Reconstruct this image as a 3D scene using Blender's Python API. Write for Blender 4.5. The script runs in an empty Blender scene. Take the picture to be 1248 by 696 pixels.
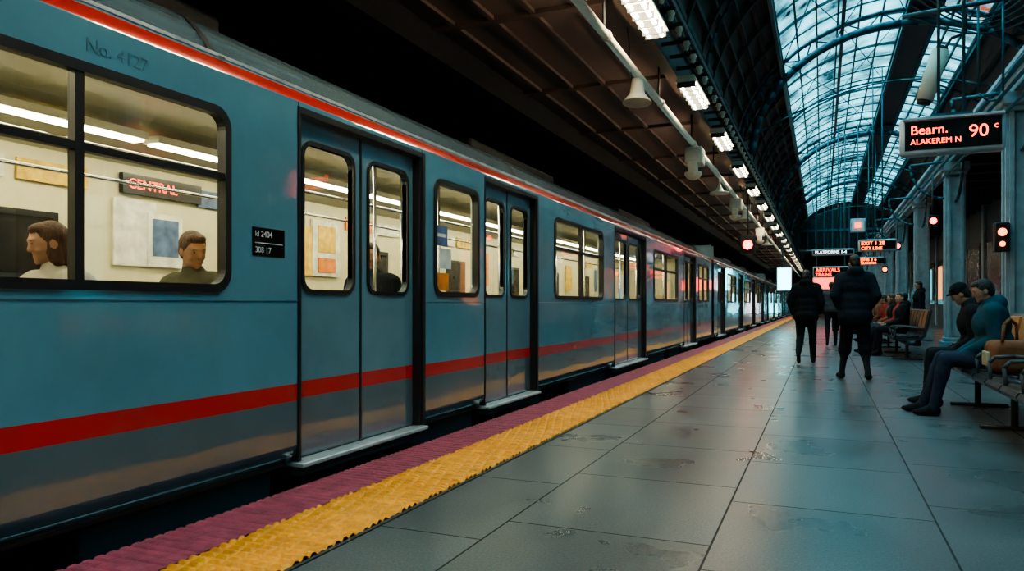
import bpy, bmesh, math, random
import numpy as np
from mathutils import Vector, Matrix
from mathutils.geometry import tessellate_polygon
random.seed(7)
C=bpy.context.scene.collection
try: bpy.context.scene.view_settings.look='AgX - Medium High Contrast'
except Exception: pass

# ------------------------------------------------------------------ materials
def newmat(name):
    m=bpy.data.materials.new(name); m.use_nodes=True
    nt=m.node_tree; nt.nodes.clear()
    o=nt.nodes.new('ShaderNodeOutputMaterial')
    return m,nt,o
def N(nt,t,**kw):
    n=nt.nodes.new(t)
    for k,v in kw.items(): setattr(n,k,v)
    return n
def pmat(name,col,rough=.5,metal=0,var=.15,vscale=6,bump=0,bscale=40,coat=0,emis=None,estr=0,stretch=(1,1,1),rvar=.1,spec=.5):
    m,nt,o=newmat(name)
    b=N(nt,'ShaderNodeBsdfPrincipled')
    nt.links.new(b.outputs[0],o.inputs[0])
    tc=N(nt,'ShaderNodeTexCoord'); mp=N(nt,'ShaderNodeMapping'); mp.inputs['Scale'].default_value=stretch
    nt.links.new(tc.outputs['Object'],mp.inputs[0])
    no=N(nt,'ShaderNodeTexNoise'); no.inputs['Scale'].default_value=vscale; no.inputs['Detail'].default_value=5
    nt.links.new(mp.outputs[0],no.inputs['Vector'])
    r=N(nt,'ShaderNodeValToRGB')
    r.color_ramp.elements[0].position=.3; r.color_ramp.elements[1].position=.7
    r.color_ramp.elements[0].color=[c*(1-var) for c in col]+[1]
    r.color_ramp.elements[1].color=[min(1,c*(1+var)) for c in col]+[1]
    nt.links.new(no.outputs['Fac'],r.inputs[0]); nt.links.new(r.outputs[0],b.inputs['Base Color'])
    mr=N(nt,'ShaderNodeMapRange'); mr.inputs['To Min'].default_value=max(0,rough-rvar); mr.inputs['To Max'].default_value=min(1,rough+rvar)
    nt.links.new(no.outputs['Fac'],mr.inputs[0]); nt.links.new(mr.outputs[0],b.inputs['Roughness'])
    b.inputs['Metallic'].default_value=metal
    b.inputs['Coat Weight'].default_value=coat; b.inputs['Coat Roughness'].default_value=.08
    b.inputs['Specular IOR Level'].default_value=spec
    if bump:
        n2=N(nt,'ShaderNodeTexNoise'); n2.inputs['Scale'].default_value=bscale; n2.inputs['Detail'].default_value=4
        nt.links.new(mp.outputs[0],n2.inputs['Vector'])
        bp=N(nt,'ShaderNodeBump'); bp.inputs['Strength'].default_value=bump; bp.inputs['Distance'].default_value=.02
        nt.links.new(n2.outputs['Fac'],bp.inputs['Height']); nt.links.new(bp.outputs[0],b.inputs['Normal'])
    if emis:
        b.inputs['Emission Color'].default_value=list(emis)+[1]; b.inputs['Emission Strength'].default_value=estr
    return m
def emat(name,col,s): 
    return pmat(name,[c*.3 for c in col],.5,emis=col,estr=s,var=.05)

def glassmat(name,tint,rough=.02,ior=1.5,dirt=0.0,dirtcol=(.5,.6,.6),fmul=1.0):
    m,nt,o=newmat(name)
    tr=N(nt,'ShaderNodeBsdfTransparent'); tr.inputs[0].default_value=list(tint)+[1]
    gl=N(nt,'ShaderNodeBsdfGlossy'); gl.inputs['Roughness'].default_value=rough
    fr=N(nt,'ShaderNodeFresnel'); fr.inputs[0].default_value=ior
    mul=N(nt,'ShaderNodeMath',operation='MULTIPLY'); mul.inputs[1].default_value=fmul
    nt.links.new(fr.outputs[0],mul.inputs[0])
    mx=N(nt,'ShaderNodeMixShader'); nt.links.new(mul.outputs[0],mx.inputs[0])
    nt.links.new(tr.outputs[0],mx.inputs[1]); nt.links.new(gl.outputs[0],mx.inputs[2])
    out=mx
    if dirt>0:
        tc=N(nt,'ShaderNodeTexCoord'); no=N(nt,'ShaderNodeTexNoise'); no.inputs['Scale'].default_value=1.3; no.inputs['Detail'].default_value=8
        nt.links.new(tc.outputs['Object'],no.inputs['Vector'])
        r=N(nt,'ShaderNodeMapRange'); r.inputs['From Min'].default_value=.35; r.inputs['From Max'].default_value=.75; r.inputs['To Max'].default_value=dirt
        nt.links.new(no.outputs['Fac'],r.inputs[0])
        tl=N(nt,'ShaderNodeBsdfTranslucent'); tl.inputs[0].default_value=list(dirtcol)+[1]
        m2=N(nt,'ShaderNodeMixShader'); nt.links.new(r.outputs[0],m2.inputs[0]); nt.links.new(mx.outputs[0],m2.inputs[1]); nt.links.new(tl.outputs[0],m2.inputs[2]); out=m2
    nt.links.new(out.outputs[0],o.inputs[0])
    return m

def livery(name,blue,skirt,grime=.2):
    m,nt,o=newmat(name)
    b=N(nt,'ShaderNodeBsdfPrincipled'); nt.links.new(b.outputs[0],o.inputs[0])
    g=N(nt,'ShaderNodeNewGeometry'); sp=N(nt,'ShaderNodeSeparateXYZ'); nt.links.new(g.outputs['Position'],sp.inputs[0])
    mr=N(nt,'ShaderNodeMapRange'); mr.inputs['From Max'].default_value=4.0
    nt.links.new(sp.outputs['Z'],mr.inputs[0])
    r=N(nt,'ShaderNodeValToRGB'); cr=r.color_ramp; cr.interpolation='CONSTANT'
    cr.elements[0].position=0; cr.elements[0].color=list(skirt)+[1]
    cr.elements[1].position=.47/4; cr.elements[1].color=(.70,.02,.014,1)
    e=cr.elements.new(.585/4); e.color=list(blue)+[1]
    e=cr.elements.new(2.405/4); e.color=(.72,.03,.018,1)
    e=cr.elements.new(2.475/4); e.color=(.20,.31,.37,1)
    nt.links.new(mr.outputs[0],r.inputs[0])
    tc=N(nt,'ShaderNodeTexCoord'); no=N(nt,'ShaderNodeTexNoise'); no.inputs['Scale'].default_value=2.2; no.inputs['Detail'].default_value=6; no.inputs['Roughness'].default_value=.6
    nt.links.new(tc.outputs['Object'],no.inputs['Vector'])
    m2=N(nt,'ShaderNodeMapRange'); m2.inputs['From Min'].default_value=.3; m2.inputs['From Max'].default_value=.7; m2.inputs['To Min'].default_value=1-grime; m2.inputs['To Max'].default_value=1.05
    nt.links.new(no.outputs['Fac'],m2.inputs[0])
    vm=N(nt,'ShaderNodeVectorMath',operation='SCALE'); nt.links.new(r.outputs[0],vm.inputs[0]); nt.links.new(m2.outputs[0],vm.inputs['Scale'])
    nt.links.new(vm.outputs[0],b.inputs['Base Color'])
    m3=N(nt,'ShaderNodeMapRange'); m3.inputs['To Min'].default_value=.30; m3.inputs['To Max'].default_value=.18
    nt.links.new(no.outputs['Fac'],m3.inputs[0]); nt.links.new(m3.outputs[0],b.inputs['Roughness'])
    b.inputs['Coat Weight'].default_value=1; b.inputs['Coat Roughness'].default_value=.06; b.inputs['Coat IOR'].default_value=1.75; b.inputs['Metallic'].default_value=.1
    mp=N(nt,'ShaderNodeMapping'); mp.inputs['Scale'].default_value=(1,.4,1.2); nt.links.new(tc.outputs['Object'],mp.inputs[0])
    n2=N(nt,'ShaderNodeTexNoise'); n2.inputs['Scale'].default_value=2.0; n2.inputs['Detail'].default_value=1; nt.links.new(mp.outputs[0],n2.inputs['Vector'])
    bp=N(nt,'ShaderNodeBump'); bp.inputs['Strength'].default_value=.4; bp.inputs['Distance'].default_value=.028
    nt.links.new(n2.outputs['Fac'],bp.inputs['Height']); nt.links.new(bp.outputs[0],b.inputs['Normal']); nt.links.new(bp.outputs[0],b.inputs['Coat Normal'])
    return m

def tilemat():
    m,nt,o=newmat('platform_tiles')
    b=N(nt,'ShaderNodeBsdfPrincipled'); nt.links.new(b.outputs[0],o.inputs[0])
    tc=N(nt,'ShaderNodeTexCoord'); mp=N(nt,'ShaderNodeMapping')
    mp.inputs['Rotation'].default_value=(0,0,math.radians(-90)); mp.inputs['Location'].default_value=(0.0,.53,0)
    nt.links.new(tc.outputs['Object'],mp.inputs[0])
    br=N(nt,'ShaderNodeTexBrick'); br.offset=.28; br.offset_frequency=2
    br.inputs['Scale'].default_value=1; br.inputs['Brick Width'].default_value=1.15; br.inputs['Row Height'].default_value=1.0
    br.inputs['Mortar Size'].default_value=.0055; br.inputs['Mortar Smooth'].default_value=.1; br.inputs['Bias'].default_value=0
    br.inputs['Color1'].default_value=(.052,.060,.064,1); br.inputs['Color2'].default_value=(.080,.090,.095,1); br.inputs['Mortar'].default_value=(.006,.007,.008,1)
    nt.links.new(mp.outputs[0],br.inputs['Vector'])
    no=N(nt,'ShaderNodeTexNoise'); no.inputs['Scale'].default_value=1.4; no.inputs['Detail'].default_value=3; no.inputs['Roughness'].default_value=.5
    nt.links.new(tc.outputs['Object'],no.inputs['Vector'])
    mr=N(nt,'ShaderNodeMapRange'); mr.inputs['From Min'].default_value=.25; mr.inputs['From Max'].default_value=.75; mr.inputs['To Min'].default_value=.7; mr.inputs['To Max'].default_value=1.3
    nt.links.new(no.outputs['Fac'],mr.inputs[0])
    fn=N(nt,'ShaderNodeTexNoise'); fn.inputs['Scale'].default_value=90; fn.inputs['Detail'].default_value=3
    nt.links.new(tc.outputs['Object'],fn.inputs['Vector'])
    fr=N(nt,'ShaderNodeMapRange'); fr.inputs['From Min'].default_value=.3; fr.inputs['From Max'].default_value=.7; fr.inputs['To Min'].default_value=.5; fr.inputs['To Max'].default_value=1.5
    nt.links.new(fn.outputs['Fac'],fr.inputs[0])
    mm=N(nt,'ShaderNodeMath',operation='MULTIPLY'); nt.links.new(mr.outputs[0],mm.inputs[0]); nt.links.new(fr.outputs[0],mm.inputs[1])
    vm=N(nt,'ShaderNodeVectorMath',operation='SCALE'); nt.links.new(br.outputs['Color'],vm.inputs[0]); nt.links.new(mm.outputs[0],vm.inputs['Scale'])
    nt.links.new(vm.outputs[0],b.inputs['Base Color'])
    rr_=N(nt,'ShaderNodeMapRange'); rr_.inputs['From Min'].default_value=.25; rr_.inputs['From Max'].default_value=.75; rr_.inputs['To Min'].default_value=.25; rr_.inputs['To Max'].default_value=.34
    nt.links.new(no.outputs['Fac'],rr_.inputs[0])
    ra=N(nt,'ShaderNodeMath',operation='MULTIPLY_ADD'); ra.inputs[1].default_value=.5; nt.links.new(br.outputs['Fac'],ra.inputs[0]); nt.links.new(rr_.outputs[0],ra.inputs[2])
    nt.links.new(ra.outputs[0],b.inputs['Roughness'])
    inv=N(nt,'ShaderNodeMath',operation='SUBTRACT'); inv.inputs[0].default_value=1; nt.links.new(br.outputs['Fac'],inv.inputs[1])
    ad=N(nt,'ShaderNodeMath',operation='MULTIPLY_ADD'); ad.inputs[1].default_value=.16
    nt.links.new(fn.outputs['Fac'],ad.inputs[0]); nt.links.new(inv.outputs[0],ad.inputs[2])
    bp=N(nt,'ShaderNodeBump'); bp.inputs['Strength'].default_value=.5; bp.inputs['Distance'].default_value=.012
    nt.links.new(ad.outputs[0],bp.inputs['Height']); nt.links.new(bp.outputs[0],b.inputs['Normal'])
    return m

M={}
M['tile']=tilemat()
M['livery']=livery('train_livery',(.125,.305,.40),(.11,.15,.175),.12)
M['liverydoor']=livery('train_door_livery',(.145,.28,.35),(.12,.16,.185),.12)
M['black']=pmat('black_rubber',(.012,.012,.014),.45)
M['dark']=pmat('dark_steel',(.03,.033,.038),.6,bump=.2)
M['void']=pmat('flat_black',(.006,.006,.007),.9)  # even near-black for left wall, ceiling over the track and underframe
M['alu']=pmat('aluminium',(.65,.66,.66),.35,metal=.5)
M['chrome']=pmat('chrome',(.7,.7,.7),.15,metal=1)
M['tglass']=glassmat('train_glass',(.80,.83,.74),.02,1.9)
M['skyglass']=glassmat('skylight_glass',(.80,.96,.97),.1,1.3,.6,(.6,.85,.88))
M['cream']=pmat('interior_cream',(.66,.61,.42),.45,var=.06)
M['iceil']=pmat('interior_ceiling',(.34,.33,.26),.4,var=.06)
M['ifloor']=pmat('interior_floor',(.12,.12,.12),.5)
M['istrip']=emat('interior_light_strip',(1,.91,.64),34)
M['seat']=pmat('train_seat_fabric',(.05,.10,.16),.8)
M['poster_w']=pmat('poster_paper',(.75,.74,.66),.5,var=.25,vscale=9)
M['poster_y']=pmat('poster_yellow',(.75,.50,.08),.5,var=.3,vscale=12)
M['poster_b']=pmat('poster_blue',(.10,.16,.30),.5,var=.4,vscale=9)
M['poster_o']=pmat('poster_orange',(.8,.25,.05),.5,var=.3,vscale=9)
M['brown']=pmat('soffit_brown',(.12,.074,.064),.6,var=.3,vscale=1.5,bump=.2,bscale=6,stretch=(1,.15,1))
M['brown2']=pmat('purlin_brown',(.095,.06,.052),.6,var=.2)
M['steelblue']=pmat('painted_steel_teal',(.03,.085,.11),.45,var=.25,metal=.3)
M['bars']=pmat('glazing_bars',(.03,.06,.07),.5)
M['column']=pmat('column_paint',(.27,.33,.36),.5,var=.15,bump=.1)
M['wall']=pmat('station_wall',(.05,.07,.085),.7,var=.3,vscale=1.5,bump=.2)
M['white']=pmat('offwhite_enamel',(.62,.58,.47),.45,var=.1)
M['tube']=emat('fluorescent_tube',(1,.84,.56),115)
M['yellow']=pmat('tactile_yellow',(.88,.30,.016),.5,var=.25,vscale=9,bump=.4,bscale=60)
M['purple']=pmat('tactile_maroon',(.32,.055,.09),.55,var=.35,vscale=9,bump=.4,bscale=60)
M['concrete']=pmat('concrete',(.11,.11,.11),.85,var=.3,bump=.4,bscale=20)
M['ballast']=pmat('ballast',(.03,.028,.027),.95,var=.6,vscale=20,bump=1,bscale=15)
M['rail']=pmat('rail_steel',(.25,.22,.2),.35,metal=.9)
M['ledred']=emat('led_red',(1,.045,.01),8)
M['ledorange']=emat('led_orange',(1,.12,.01),9)
M['redlamp']=emat('red_lamp',(1,.004,.003),18)
M['teallit']=emat('teal_lit_panel',(.2,.85,.98),8)
M['whitelit']=emat('white_lit_panel',(.9,.85,.9),4)
M['pinklit']=emat('pink_lit_panel',(1,.06,.035),5)
M['tealdim']=emat('teal_poster_light',(.08,.45,.55),1.6)
M['warmdim']=emat('warm_poster_light',(1,.35,.10),1.6)
M['scr']=pmat('display_black',(.008,.006,.006),.25)
M['signcase']=pmat('sign_case',(.45,.50,.54),.4,metal=.2)
M['textw']=pmat('white_lettering',(.7,.7,.7),.5)
M['textd']=pmat('faded_lettering',(.075,.20,.27),.4)
M['benchseat']=pmat('bench_black_vinyl',(.03,.03,.036),.35,var=.2,coat=.3)
M['benchback']=pmat('bench_tan_leather',(.46,.17,.055),.5,var=.3,vscale=8,bump=.2)
M['skin']=pmat('skin',(.34,.18,.12),.55,var=.08)
M['lip']=pmat('lips',(.31,.145,.10),.5,var=.05)
M['eye']=pmat('eye_dark',(.08,.05,.04),.3)
M['hair']=pmat('hair_dark',(.018,.013,.011),.6,var=.4,vscale=60,bump=.6,bscale=120,stretch=(1,1,.2))
M['hairb']=pmat('hair_brown',(.07,.03,.018),.6,var=.4,vscale=60,bump=.6,bscale=120,stretch=(1,1,.2))
M['brow']=pmat('eyebrow',(.16,.08,.055),.6,var=.1)
def cloth(n,c): 
    M[n]=pmat('cloth_'+n,c,.9,var=.25,vscale=5,bump=1.0,bscale=7,spec=.15); return n
cloth('navy',(.014,.018,.026)); cloth('black2',(.009,.010,.013)); cloth('teal',(.012,.050,.072)); cloth('jean',(.02,.027,.045))
cloth('grey',(.06,.06,.07)); cloth('red',(.26,.03,.025)); cloth('brownc',(.18,.07,.035)); cloth('shoe',(.014,.014,.016)); cloth('sock',(.018,.018,.022)); cloth('beige',(.35,.29,.20)); cloth('white2',(.36,.33,.28)); cloth('olive',(.07,.07,.05))

# ------------------------------------------------------------------ mesh builder
class MB:
    def __init__(s,name,parent=None):
        s.bm=bmesh.new(); s.name=name; s.mats=[]; s.parent=parent
    def mi(s,k):
        if k not in s.mats: s.mats.append(k)
        return s.mats.index(k)
    def _tag(s,faces,k,smooth=False):
        i=s.mi(k)
        for f in faces: f.material_index=i; f.smooth=smooth
    def box(s,x0,x1,y0,y1,z0,z1,k,bev=0):
        g=bmesh.ops.create_cube(s.bm,size=1)
        for v in g['verts']:
            v.co=Vector(((x0+x1)/2+v.co.x*(x1-x0),(y0+y1)/2+v.co.y*(y1-y0),(z0+z1)/2+v.co.z*(z1-z0)))
        fs=set(f for v in g['verts'] for f in v.link_faces)
        s._tag(fs,k)
        if bev:
            es=list(set(e for v in g['verts'] for e in v.link_edges))
            r=bmesh.ops.bevel(s.bm,geom=es,offset=bev,segments=2,affect='EDGES',profile=.5)
            s._tag(r['faces'],k,True)
    def cyl(s,p0,p1,r,k,seg=12,r1=None,caps=True,smooth=True):
        p0=Vector(p0);p1=Vector(p1); d=p1-p0
        if r1 is None: r1=r
        z=d.normalized(); a=Vector((0,0,1)) if abs(z.z)<.95 else Vector((1,0,0))
        x=z.cross(a).normalized(); y=z.cross(x)
        A=[];B=[]
        for i in range(seg):
            t=2*math.pi*(i+.5)/seg; o=x*math.cos(t)+y*math.sin(t)
            A.append(s.bm.verts.new(p0+o*r)); B.append(s.bm.verts.new(p1+o*r1))
        fs=[s.bm.faces.new((A[i],A[(i+1)%seg],B[(i+1)%seg],B[i])) for i in range(seg)]
        s._tag(fs,k,smooth and seg>5)
        if caps: s._tag([s.bm.faces.new(A[::-1]),s.bm.faces.new(B)],k)
    def lathe(s,c,axis,prof,k,seg=20):
        z=Vector(axis).normalized(); a=Vector((0,0,1)) if abs(z.z)<.95 else Vector((1,0,0))
        x=z.cross(a).normalized(); y=z.cross(x); c=Vector(c); prev=None
        for (t,r) in prof:
            ring=[s.bm.verts.new(c+z*t+(x*math.cos(2*math.pi*i/seg)+y*math.sin(2*math.pi*i/seg))*max(r,.0005)) for i in range(seg)]
            if prev: s._tag([s.bm.faces.new((prev[i],prev[(i+1)%seg],ring[(i+1)%seg],ring[i])) for i in range(seg)],k,True)
            prev=ring
    def path(s,pts,r,k,seg=8):
        for a,b in zip(pts[:-1],pts[1:]): s.cyl(a,b,r,k,seg)
    def quad(s,pts,k,smooth=False):
        vs=[s.bm.verts.new(p) for p in pts]; f=s.bm.faces.new(vs); s._tag([f],k,smooth)
    def extr(s,prof,y0,y1,k,closed=False,smooth=False):
        A=[s.bm.verts.new((p[0],y0,p[1])) for p in prof]; B=[s.bm.verts.new((p[0],y1,p[1])) for p in prof]
        n=len(prof)
        for i in range(n if closed else n-1):
            j=(i+1)%n
            s._tag([s.bm.faces.new((A[i],A[j],B[j],B[i]))],k,smooth)
        if closed:
            s._tag([s.bm.faces.new(A),s.bm.faces.new(B[::-1])],k)
    def plate(s,outer,holes,x,th,k):
        loops=[outer]+holes
        flat=[p for l in loops for p in l]
        tris=tessellate_polygon([[Vector((p[0],p[1],0)) for p in l] for l in loops])
        for xx,fl in ((x,False),(x-th,True)):
            vs=[s.bm.verts.new((xx,p[0],p[1])) for p in flat]
            for t in tris:
                try:
                    f=s.bm.faces.new([vs[i] for i in t]); f.normal_update()
                    if (f.normal.x<0)!=fl: f.normal_flip()
                    s._tag([f],k)
                except ValueError: pass
        for l in loops:
            n=len(l)
            A=[s.bm.verts.new((x,p[0],p[1])) for p in l]; B=[s.bm.verts.new((x-th,p[0],p[1])) for p in l]
            for i in range(n): s._tag([s.bm.faces.new((A[i],A[(i+1)%n],B[(i+1)%n],B[i]))],k)
    def finish(s,recalc=True):
        if recalc: bmesh.ops.recalc_face_normals(s.bm,faces=s.bm.faces)
        me=bpy.data.meshes.new(s.name); s.bm.to_mesh(me); s.bm.free()
        for k in s.mats: me.materials.append(M[k])
        ob=bpy.data.objects.new(s.name,me); C.objects.link(ob)
        if s.parent: ob.parent=s.parent
        return ob
def empty(name,loc=(0,0,0)):
    e=bpy.data.objects.new(name,None); e.location=loc; C.objects.link(e); return e
def rr(a0,a1,b0,b1,r,n=6):
    pts=[]
    for cx,cy,s in ((a1-r,b1-r,0),(a0+r,b1-r,90),(a0+r,b0+r,180),(a1-r,b0+r,270)):
        for i in range(n+1):
            t=math.radians(s+90*i/n); pts.append((cx+r*math.cos(t),cy+r*math.sin(t)))
    return pts
def rect(a0,a1,b0,b1): return [(a1,b1),(a0,b1),(a0,b0),(a1,b0)]
def text(parent,body,loc,size,k,rot,ex=.002,align='LEFT',name='lettering',off=0.0,sx=1.0):
    cu=bpy.data.curves.new(name,'FONT'); cu.body=body; cu.size=size; cu.extrude=ex; cu.align_x=align; cu.offset=off
    cu.materials.append(M[k]); o=bpy.data.objects.new(name,cu); o.location=loc; o.rotation_euler=rot; o.scale=(sx,1,1); C.objects.link(o)
    if parent: o.parent=parent
    return o
RS=(math.pi/2,0,0); RT=(math.pi/2,0,math.pi/2)

# ------------------------------------------------------------------ platform
Y0,Y1=-9,86
b=MB('floor'); b.box(-2.02,5.5,Y0,Y1,-1.1,0,'tile'); b.finish()
b=MB('platform_edge'); b.box(-2.9,-2.025,Y0+.05,Y1-.05,-1.1,-.012,'concrete'); b.box(-2.045,-2.025,Y0+.05,Y1-.05,-.012,.004,'dark'); b.finish()
def strip(name,x0,x1,k,fn,nx):
    b=MB(name); mi=b.mi(k)
    b.box(x0,x1,Y0+.05,.8,-.011,.006,k); b.box(x0,x1,18,Y1-.05,-.011,.006,k)
    ys=np.arange(.8,18.001,.0115); xs=np.linspace(x0,x1,nx)
    me=bpy.data.meshes.new('t')
    X,Y=np.meshgrid(xs,ys); Z=fn(X,Y)
    verts=np.stack([X.ravel(),Y.ravel(),Z.ravel()],1); n=len(xs)
    idx=np.arange(len(ys)*n).reshape(len(ys),n)
    f=np.stack([idx[:-1,:-1].ravel(),idx[:-1,1:].ravel(),idx[1:,1:].ravel(),idx[1:,:-1].ravel()],1)
    me.from_pydata(verts.tolist(),[],f.tolist()); b.bm.from_mesh(me)
    b.finish(False)
def fy(X,Y):
    row=np.floor(Y/.058); w=.5+.5*np.sin(row*12.9898)*np.cos(row*3.1)
    a=np.clip(np.sin(np.pi*(Y/.058))**2*1.4,0,1)
    c=np.clip(np.abs(np.sin(np.pi*(X/.075+.22*row+.15*np.sin(Y*3))))*1.7,0,1)
    return .001+.018*a*c*(.75+.25*w)
def fp(X,Y):
    a=np.clip(np.abs(np.sin(np.pi*(Y/.062+.3*X)))*1.5,0,1); c=np.clip(np.abs(np.sin(np.pi*X/.09))*3,0,1)
    return .001+.011*a*(.6+.4*c)
strip('tactile_warning_strip',-2.51,-2.05,'yellow',fy,42)
strip('platform_edge_strip',-2.89,-2.515,'purple',fp,34)

b=MB('railway_track')
b.box(-7.68,-2.92,Y0+.05,Y1-.05,-1.3,-1.1,'ballast')
for x in (-3.85,-5.3):
    b.box(x-.07,x+.07,Y0+.05,Y1-.05,-1.04,-1.01,'rail'); b.box(x-.012,x+.012,Y0+.05,Y1-.05,-1.01,-.93,'rail'); b.box(x-.036,x+.036,Y0+.05,Y1-.05,-.93,-.89,'rail')
for i in range(int((Y1-Y0)/.7)-1): b.box(-5.9,-3.25,Y0+.2+i*.7,Y0+.45+i*.7,-1.14,-1.04,'concrete')
b.finish()

# ------------------------------------------------------------------ train
train=empty('metro_train')
XT=-3.1; DT=2.36; WZ0,WZ1=1.2,2.17
cars=[dict(y0=-8,y1=23.0,
  doors=[(-2.2,-.7),(3.84,5.42),(6.68,8.12),(11.67,13.9),(18.2,19.95)],
  wins=[(-6.5,-3.2,[-4.8],1),(-.1,3.21,[1.15,2.32],1),(5.66,6.5,[],0),(8.77,10.94,[9.9],1),(14.7,17.3,[16.0],1),(20.5,22.4,[21.4],1)])]
for s in (23.5,46.0,68.5):
    cars.append(dict(y0=s,y1=s+22 if s<60 else 85,doors=[(s+1,s+2.8),(s+7.2,s+9),(s+13.4,s+15.2)]+([(s+19.4,s+21.2)] if s<60 else []),
      wins=[(s+3.6,s+6.4,[s+5],1),(s+9.8,s+12.6,[s+11.2],1)]+([(s+16,s+18.8,[s+17.4],1)] if s<60 else [])))
roofprof=[(-3.10,2.40),(-3.112,2.44),(-3.14,2.475),(-3.15,2.50),(-3.22,2.54),(-3.30,2.65),(-3.42,2.77),(-3.65,2.87),(-4.0,2.94),(-4.5,2.97)]
roofprof=roofprof+[(-9.0-x,z) for x,z in roofprof[::-1][1:]]
body=MB('car_bodies',train); drs=MB('car_doors',train); frm=MB('window_frames',train); gls=MB('glazing',train); inn=MB('car_interiors',train); und=MB('underframe',train)
for ci,c in enumerate(cars):
    y0,y1=c['y0'],c['y1']
    body.extr(roofprof,y0,y1,'livery',smooth=True)
    for yy in np.arange(y0+2,y1,4.6):
        pr=[(x+.006*(1 if x>-4.5 else -1),z+.008) for x,z in roofprof[2:-2]]
        body.extr(pr,yy,yy+.05,'dark')
    body.box(-3.165,-3.145,y0,y1,2.501,2.52,'alu')
    for k2 in range(int((y1-y0)//7)):
        body.box(-5.1,-3.9,y0+2+k2*7,y0+5+k2*7,2.93,3.12,'dark',.04)
    for yy in (y0,y1-.05):
        body.box(-5.9,-3.11,yy,yy+.05,.09,2.9,'livery')
    body.box(-5.92,-5.86,y0,y1,.09,2.42,'livery')
    ds=c['doors']; cur=y0; segs=[]
    for d in ds: segs.append((cur,d[0])); cur=d[1]
    segs.append((cur,y1))
    for a,bb in segs:
        holes=[rr(w[0],w[1],WZ0,WZ1,.09) for w in c['wins'] if w[0]>a and w[1]<bb]
        body.plate(rect(a,bb,.20,2.40),holes,XT,.06,'livery')
        body.extr([(XT,.20),(XT-.012,.14),(XT-.06,.085),(XT-.12,.085)],a,bb,'livery',smooth=True)
        for s2 in (a,bb):
            body.box(XT-.002,XT+.0025,s2-.006 if s2==bb else s2,s2 if s2==bb else s2+.006,.2,2.40,'dark')
        body.box(XT-.001,XT+.005,a,bb,1.12,1.126,'textd')
    for d in ds:
        body.plate(rect(d[0],d[1],DT,2.40),[],XT,.06,'livery')
        frm.box(XT-.16,XT-.002,d[0],d[0]+.03,.09,DT,'black'); frm.box(XT-.16,XT-.002,d[1]-.03,d[1],.09,DT,'black')
        frm.box(XT-.16,XT+.006,d[0],d[1],DT-.03,DT+.012,'black')
        frm.box(XT+0,XT+.008,d[0]-.012,d[0]+.004,.10,DT+.01,'black'); frm.box(XT+0,XT+.008,d[1]-.004,d[1]+.05,.10,DT+.01,'black')
        drs.box(XT-.16,XT+.055,d[0]-.02,d[1]+.02,.055,.085,'alu',.008)
        drs.box(XT-.1,XT+.03,d[0],d[1],.0,.055,'dark')
        mid=(d[0]+d[1])/2
        for a,bb in ((d[0]+.035,mid-.006),(mid+.006,d[1]-.035)):
            w0,w1=a+.10,bb-.10
            h=rr(w0,w1,1.2,2.17,.085)
            drs.plate(rr(a,bb,.10,DT-.035,.02,2),[h],XT-.07,.04,'liverydoor')
            frm.plate(rr(w0-.028,w1+.028,1.172,2.198,.105),[rr(w0,w1,1.2,2.17,.085)],XT-.058,.05,'black')
            gls.quad([(XT-.085,w0-.01,1.19),(XT-.085,w1+.01,1.19),(XT-.085,w1+.01,2.18),(XT-.085,w0-.01,2.18)],'tglass')
        drs.box(XT-.11,XT-.066,mid-.012,mid+.012,.1,DT-.04,'black')
    for w in c['wins']:
        frm.plate(rr(w[0]-.035,w[1]+.035,WZ0-.035,WZ1+.035,.12),[rr(w[0]+.012,w[1]-.012,WZ0+.012,WZ1-.012,.08)],XT+.012,.06,'black')
        gls.quad([(XT-.03,w[0],WZ0),(XT-.03,w[1],WZ0),(XT-.03,w[1],WZ1),(XT-.03,w[0],WZ1)],'tglass')
        for m_ in w[2]: frm.box(XT-.045,XT+.006,m_-.022,m_+.022,WZ0,WZ1,'black')
        if w[3]: frm.box(XT-.045,XT+.004,w[0],w[1],1.80,1.835,'black')
    inn.box(-5.85,-3.18,y0+.06,y1-.06,.06,.12,'ifloor')
    inn.box(-5.86,-5.80,y0+.06,y1-.06,.12,2.4,'cream')
    inn.extr([(-3.2,2.36),(-3.5,2.50),(-4.0,2.58),(-5.0,2.58),(-5.5,2.50),(-5.8,2.36)],y0+.06,y1-.06,'iceil')
    for yy in (y0+.06,y1-.1): inn.box(-5.8,-3.2,yy,yy+.04,.12,2.5,'cream')
    for xx in (-3.85,-5.15):
        for q in range(int((y1-y0-1)//1.5)):
            inn.box(xx-.09,xx+.09,y0+.5+q*1.5,y0+1.9+q*1.5,2.44,2.50,'white')
            inn.box(xx-.06,xx+.06,y0+.52+q*1.5,y0+1.88+q*1.5,2.425,2.44,'istrip')
    for a,bb in segs:
        holes=[rr(w[0]-.03,w[1]+.03,WZ0-.03,WZ1+.03,.1) for w in c['wins'] if w[0]>a and w[1]<bb]
        inn.plate(rect(a+.03,bb-.03,.12,2.38),holes,XT-.075,.012,'cream')
    for d in ds:
        for xx,yy in ((-3.6,d[0]-.05),(-3.6,d[1]+.05),(-4.5,(d[0]+d[1])/2)):
            inn.cyl((xx,yy,.12),(xx,yy,2.56),.018,'chrome',8)
    for xx in (-4.0,-5.0):
        inn.cyl((xx,y0+.3,2.05),(xx,y1-.3,2.05),.015,'chrome',6)
    yy=y0+1.0; k=0
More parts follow.
